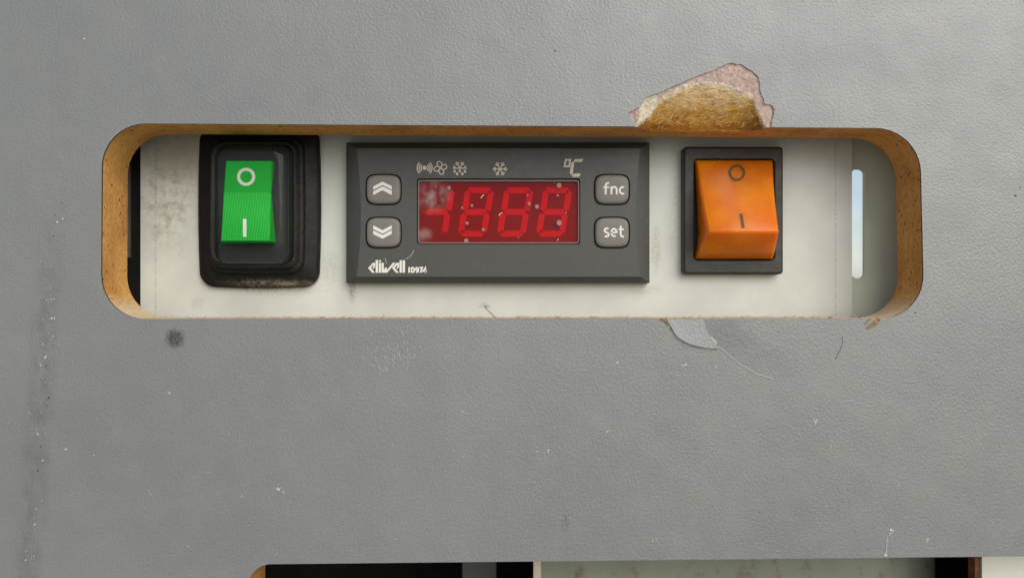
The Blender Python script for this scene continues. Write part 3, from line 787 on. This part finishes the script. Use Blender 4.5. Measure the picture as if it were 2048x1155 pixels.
pane = mk('display_pane', [(x, my(DF+0.6), z) for x, z in lp], [tuple(range(len(lp)))], M['pane'], tcx, smooth=False, cam_side=True, at=PANE_AT)
l2 = rrect(X0+0.17, Zb+0.17, X1-0.17, Zt-0.17, 0.55, 4)
mk('pane_rim', *loft([[(x, my(DF+1.4), z) for x, z in lp], [(x, my(DF+0.5), z) for x, z in lp], [(x, my(DF+0.45), z) for x, z in l2], [(x, my(DF+0.62), z) for x, z in l2]], cap_last=False), M['rim'], pane, angle=60, at=PANE_AT)
PP = flat(DF+0.6)
for u, v, r in ((445, 432, 20), (593, 657, 12), (705, 632, 15), (650, 832, 18), (640, 1028, 24), (835, 905, 18), (1335, 512, 10), (1357, 610, 17), (1445, 643, 24), (1697, 402, 28), (1680, 516, 14), (1697, 828, 28), (1775, 714, 10), (1233, 997, 8)):
    mark('dried_drop', [poly2([Z6(*p) for p in arc(u, v, r, r*R.uniform(.9, 1.15), 0, 360, 12)[:-1]])], PP, M['drop'], pane, 0.06)
mark('lint', [ribbon([Z6(805, 548), Z6(822, 525), Z6(842, 508)], 1.4), ribbon([Z6(1010, 748), Z6(1028, 722), Z6(1052, 710)], 1.3), ribbon([Z6(1675, 1030), Z6(1690, 1012)], 1.0)], PP, M['hair'], pane, 0.08)
# printed icons
FP = flat(DF)
def icon(name, sh, m='icon'): return mark(name, sh, FP, M[m], bezel, 0.04)
def T6(l): return [Z6(*p) for p in l]
sh = [poly2(T6(arc(167, 203, 24, 24, 0, 360, 18)[:-1]))]
for r in (40, 62, 85):
    for s in (0, 180): sh.append(ribbon(T6(arc(167, 203, r, r, s-46, s+46, 10)), 2.2))
icon('alarm_symbol', sh)
sh = []
for a0 in (60, 150, 240, 330):
    ca, sa = math.cos(math.radians(a0)), math.sin(math.radians(a0)); cx, cy = 347+40*ca-12*sa, 203+40*sa+12*ca
    e = [(cx+34*math.cos(t)*ca-27*math.sin(t)*sa, cy+34*math.cos(t)*sa+27*math.sin(t)*ca) for t in [6.2832*i/18 for i in range(18)]]
    sh.append(ribbon(T6(e), 2.0, True))
icon('fan_symbol', sh)
def spoke(cx, cy, ang, L, wd, br=((0.55, 0.38),)):
    ca, sa = math.cos(math.radians(ang)), math.sin(math.radians(ang)); out = [ribbon(T6([(cx, cy), (cx+L*ca, cy+L*sa)]), wd)]
    for t, l in br:
        bx_, by_ = cx+L*t*ca, cy+L*t*sa
        for s in (-48, 48):
            c2, s2 = math.cos(math.radians(ang+s)), math.sin(math.radians(ang+s)); out.append(ribbon(T6([(bx_, by_), (bx_+L*l*c2, by_+L*l*s2)]), wd*.9))
    return out
sh = []
for a_ in (0, 60, 120, 180, 240, 300): sh += spoke(1025, 216, a_, 84, 2.2)
icon('snowflake_symbol', sh)
sh = []
for a_ in (180, 240, 300, 0): sh += spoke(567, 205, a_, 80, 2.1) if a_ in (240, 300) else [ribbon(T6([(567, 207), (567+82*math.cos(math.radians(a_)), 207)]), 2.0), ribbon(T6([(567+45*math.cos(math.radians(a_)), 205), (567+72*math.cos(math.radians(a_)), 180)]), 1.9)]
for u, v in ((508, 245), (567, 240), (626, 245), (537, 273), (596, 273)):
    sh.append(poly2(T6([(u, v-24)]+arc(u, v, 14, 14, -40, 220, 12))))
icon('defrost_symbol', sh)
sh = [ribbon(T6([(1772, 112), (1822, 112), (1812, 186), (1758, 186)]), 3.4, True),
      poly2(T6([(1880, 102), (1974, 102), (1953, 136), (1872, 136), (1862, 122)])), poly2(T6([(1858, 128), (1868, 140), (1852, 270), (1834, 284), (1818, 262), (1834, 150)])),
      poly2(T6([(1858, 272), (1922, 266), (1944, 276), (1922, 306), (1856, 306), (1838, 290)]))]
icon('celsius_symbol', sh)
Z9 = lambda l: [(700+u/10.24, 500+v/10.24) for u, v in l]
def e_shape(dx): return [poly2(Z9([(p[0]+dx, p[1]) for p in q])) for q in ([(370, 365), (418, 352), (512, 462), (455, 462)], [(370, 366), (470, 258), (517, 258), (424, 362)], [(478, 296), (517, 262), (513, 350), (472, 384), (458, 366), (484, 332)])]
rc = lambda x0, y0, x1, y1: poly2(Z9([(x0, y0), (x1, y0), (x1, y1), (x0, y1)]))
sh = e_shape(0)+[rc(526, 204, 576, 462), rc(592, 204, 636, 240), rc(592, 260, 636, 462), rc(648, 260, 692, 462), poly2(Z9([(690, 402), (732, 352), (757, 352), (757, 396), (700, 462), (660, 462)])),
     poly2(Z9([(702, 462), (712, 420), (757, 372), (757, 410), (880, 258), (938, 258), (762, 462)]))]+e_shape(490)+[rc(1016, 207, 1062, 462), rc(1078, 207, 1128, 462)]
icon('maker_logo', sh, 'print')
SW = 3.1
sh = [rc(1194, 345, 1230, 462), ribbon(Z9([(1262, 358), (1262, 448)]), SW), ribbon(Z9([(1254, 358), (1280, 358)]+arc(1280, 404, 40, 45, -80, 80, 10)+[(1280, 449), (1254, 449)]), SW),
      ribbon(Z9(arc(1376, 384, 26, 27, 0, 360, 16)[:-1]), SW*.95, True), ribbon(Z9([(1402, 384), (1400, 416)]+arc(1372, 416, 28, 33, 10, 100, 6)+[(1352, 449)]), SW),
      ribbon(Z9([(1424, 358), (1482, 358), (1442, 462)]), SW), ribbon(Z9([(1546, 462), (1546, 352), (1500, 430), (1576, 430)]), SW)]
icon('model_number', sh, 'print')
# dusty lint caught on the housing
mark('lint', [ribbon(Z9([(1305, 0), (1290, 60), (1230, 130), (1150, 180)]), 1.0), ribbon(Z9([(720, 160), (735, 230), (752, 280)]), 0.9)], FP, M['tanspeck'], bezel, 0.03)

# ------------------------------------------------------------------ orange switch
DS = 195.8
os_ = thing('rocker_switch', (mx(1467, DS), my(DP), mz(420, DS)), 'translucent orange rocker switch in a black square-cornered frame', 'switch', 'switches on the steel plate')
fo = lambda ins, d: [(x, my(d), z) for x, z in rrect(mx(1367, DS)+ins, mz(548, DS)+ins, mx(1567, DS)-ins, mz(293, DS)-ins, max(.9-ins*.5, .3), 4)]
fi = lambda g_, d: [(x, my(d), z) for x, z in rrect(mx(1388.5, DS)-g_, mz(520, DS)-g_, mx(1549, DS)+g_, mz(318.5, DS)+g_, 0.9+g_, 4)]
frame = mk('switch_frame', *loft([fo(0, DP), fo(0, DS+0.5), fo(0.5, DS), fi(0.25, DS), fi(0, DS+0.3), fi(0, DS+3)], cap_last=True), M['swframe'], os_, angle=30)
XL, XR = mx(1391, DS), mx(1546.5, DS); RL, RR = mx(1416, 187), mx(1559, 187)
def lerp(a, b, t): return a+(b-a)*t
rows = []
zt, zr, zbm = mz(320, 195.2), mz(463, 187.0), mz(517, 195.4)
# profile from the pressed-in top to the proud lower ridge and back under: (z, depth, taper 0..1)
prof = [(zt, 197.5, 0), (zt, 195.7, 0), (zt-0.35, 195.05, .12), (zt-1.2, 194.7, .18)]
for k_ in range(1, 11):
    t = k_/10; z = lerp(zt-1.2, zr+0.7, t); prof.append((z, lerp(194.7, 187.15, t)+0.75*math.sin(math.pi*t), lerp(.18, 1, t)))
prof += [(zr+0.2, 186.95, 1), (zr-0.25, 187.1, .99), (zr-0.6, 187.55, .95), (lerp(zr, zbm, .55), 190.9, .55), (zbm+0.25, 195.0, .08), (zbm, 195.6, 0), (zbm, 197.5, 0)]
V, Fc = [], []; m_ = 8
for z, d, tp in prof:
    l, r = lerp(XL, RL, tp), lerp(XR, RR, tp); sd = max(d+0.35, min(197.5, d+0.35))
    e = 0.55
    for x, dd in ((l, 197.5), (l, min(197.5, d+0.9)), (l+0.14, min(197.5, d+0.3)), (l+e, d), (r-e, d), (r-0.14, min(197.5, d+0.3)), (r, min(197.5, d+0.9)), (r, 197.5)): V.append((x, my(dd), z))
for i in range(len(prof)-1):
    for j in range(m_-1): Fc.append((i*m_+j, i*m_+j+1, (i+1)*m_+j+1, (i+1)*m_+j))
ork = mk('rocker', V, Fc, M['orange'], os_, angle=50, cam_side=True)
def rock_d(py):   # depth of the rocker face seen at a photo row
    best = None
    for i in range(3, 15):
        (z0, d0, _), (z1, d1, _) = prof[i], prof[i+1]
        p0, p1 = VY-z0*F/d0, VY-z1*F/d1
        if p0 <= py <= p1: return d0+(d1-d0)*(py-p0)/(p1-p0)
    return 190
def tilt(pa, pb): return plane_of((pa, rock_d(pa)), (pb, rock_d(pb)))
mark('off_symbol', [ribbon(arc(1473.7, 345.6, 14.2, 14.2, 0, 360, 36)[:-1], 4.4, True)], tilt(331, 360), M['darkink'], ork, 0.08)
mark('on_symbol', [ribbon([(1482, 427), (1486.4, 455.5)], 5.4)], tilt(427, 456), M['darkink'], ork, 0.08)

# ------------------------------------------------------------------ dry seed fluff lying on the sill
sd_ = Vector((mx(972, 190), my(190), mz(637, D0)+0.05))
V, Fc = [], []
def tube(pts, rad):
    b = len(V)
    for p in pts:
        for k_ in range(4):
            a_ = k_*math.pi/2+.4; V.append(Vector(p)+Vector((rad*math.cos(a_), rad*.6*math.sin(a_), rad*math.sin(a_))))
    for i in range(len(pts)-1):
        for k_ in range(4): Fc.append((b+i*4+k_, b+i*4+(k_+1) % 4, b+(i+1)*4+(k_+1) % 4, b+(i+1)*4+k_))
q = lambda px, py, d: Vector(P(px, py, d))
tube([q(990, 634.5, 190), q(984, 628, 190.5), q(975, 620, 191)], 0.13)
hub = q(971, 615, 191)
tube([q(975, 620, 191), hub], 0.09)
for k_ in range(11):
    a_ = -math.pi*0.02-math.pi*0.96*k_/10; L = R.uniform(9, 17)
    tube([hub, q(971+L*.6*math.cos(a_), 615+L*.6*math.sin(a_), 190.7), q(971+L*math.cos(a_)*1.05, 615+L*math.sin(a_)+1, 190.2)], 0.032)
fl = mk('seed_fluff', V, Fc, mat_simple('dry seed', lin(120, 95, 60), 0.8), None, at=tuple(sd_))
tag(fl, 'tiny dry dandelion seed caught on the lower edge of the cut-out', 'seed')

# ------------------------------------------------------------------ inside of the cabinet
cab = thing('cabinet', (0, my(205), -150), 'shadowy cabinet interior of grey green and shade-blackened sheets behind the board', 'cabinet')
DR = 202.5
sl_r = rrect(mx(1703, DR), mz(556, DR), mx(1729, DR), mz(338, DR), 1.3, 5)
slab('rear_sheet', [(mx(700, DR), 105), (172, 105), (172, -52), (mx(700, DR), -52)], [sl_r], DR, DR+1.2, M['rear'], M['rear'], cab)
mk('shade_sheet', *box(-168, mx(700, DR), DR, DR+1.2, -52, 105), M['dark'], cab, smooth=False)  # blackened left end stands in for the shade behind the plate
mk('dim_slot', *box(mx(259, 204), mx(268, 204), 201.2, 202.4, mz(515, 204), mz(333, 204)), M['strip'], cab, smooth=False)  # grey strip coloured as the dim light of a slot
mk('top_sheet', *box(-168, 172, 192.2, DR, 105.1, 107), M['dark'], cab, smooth=False)
mk('side_sheet', *box(-169.8, -168.1, 192.2, 300, -148, 107), M['dark'], cab, smooth=False)
mk('side_sheet', *box(172.1, 173.8, 192.2, 300, -148, 107), M['rear'], cab, smooth=False)
mk('shelf', *box(-168, 172, 192.2, 300, -55, -52.2), M['dark'], cab, smooth=False)
mk('lower_back', *box(-168, 172, 300, 302, -148, -52.2), M['dark'], cab, smooth=False)
DL = 206.0
prof_ = [(mx(1081, DL), DL), (mx(1600, DL), DL)]+[(mx(1600, DL)+44*math.sin(a_*math.pi/24), DL+20*(1-math.cos(a_*math.pi/24))) for a_ in range(1, 13)]+[(mx(1600, DL)+44, 260)]
SV, SF = [], []
for x_, d_ in prof_: SV += [(x_, my(d_), -55.2), (x_, my(d_), -148), (x_-1.2, my(d_+1.2), -148), (x_-1.2, my(d_+1.2), -55.2)]
for i in range(len(prof_)-1):
    for j in range(4): SF.append((i*4+j, i*4+(j+1) % 4, (i+1)*4+(j+1) % 4, (i+1)*4+j))
mk('stained_sheet', SV, SF, M['stained'], cab)
mk('cream_post', *box(mx(1067, 203), mx(1082, 203), 203, 205.9, -148, -55.2), M['cream'], cab, smooth=False)
mk('rusty_strip', *box(mx(1950, 196), mx(1957.5, 196), 196, 199, -148, -55.2), M['rust'], cab, smooth=False)
mk('white_sheet', *box(mx(1964, 197), 150, 197, 198.2, -148, -55.2), M['offwhite'], cab, smooth=False)
mk('grey_bracket', *box(mx(925, 230), mx(992, 230), 230, 232, -148, -55.2), mat_simple('dim grey bracket', (0.10, 0.11, 0.10, 1), .6), cab, smooth=False)
mk('base_sheet', *box(-168, 172, 192.2, 300, -150, -148.1), M['dark'], cab, smooth=False)

for o in bpy.data.objects:
    if '_w' in o: del o['_w']
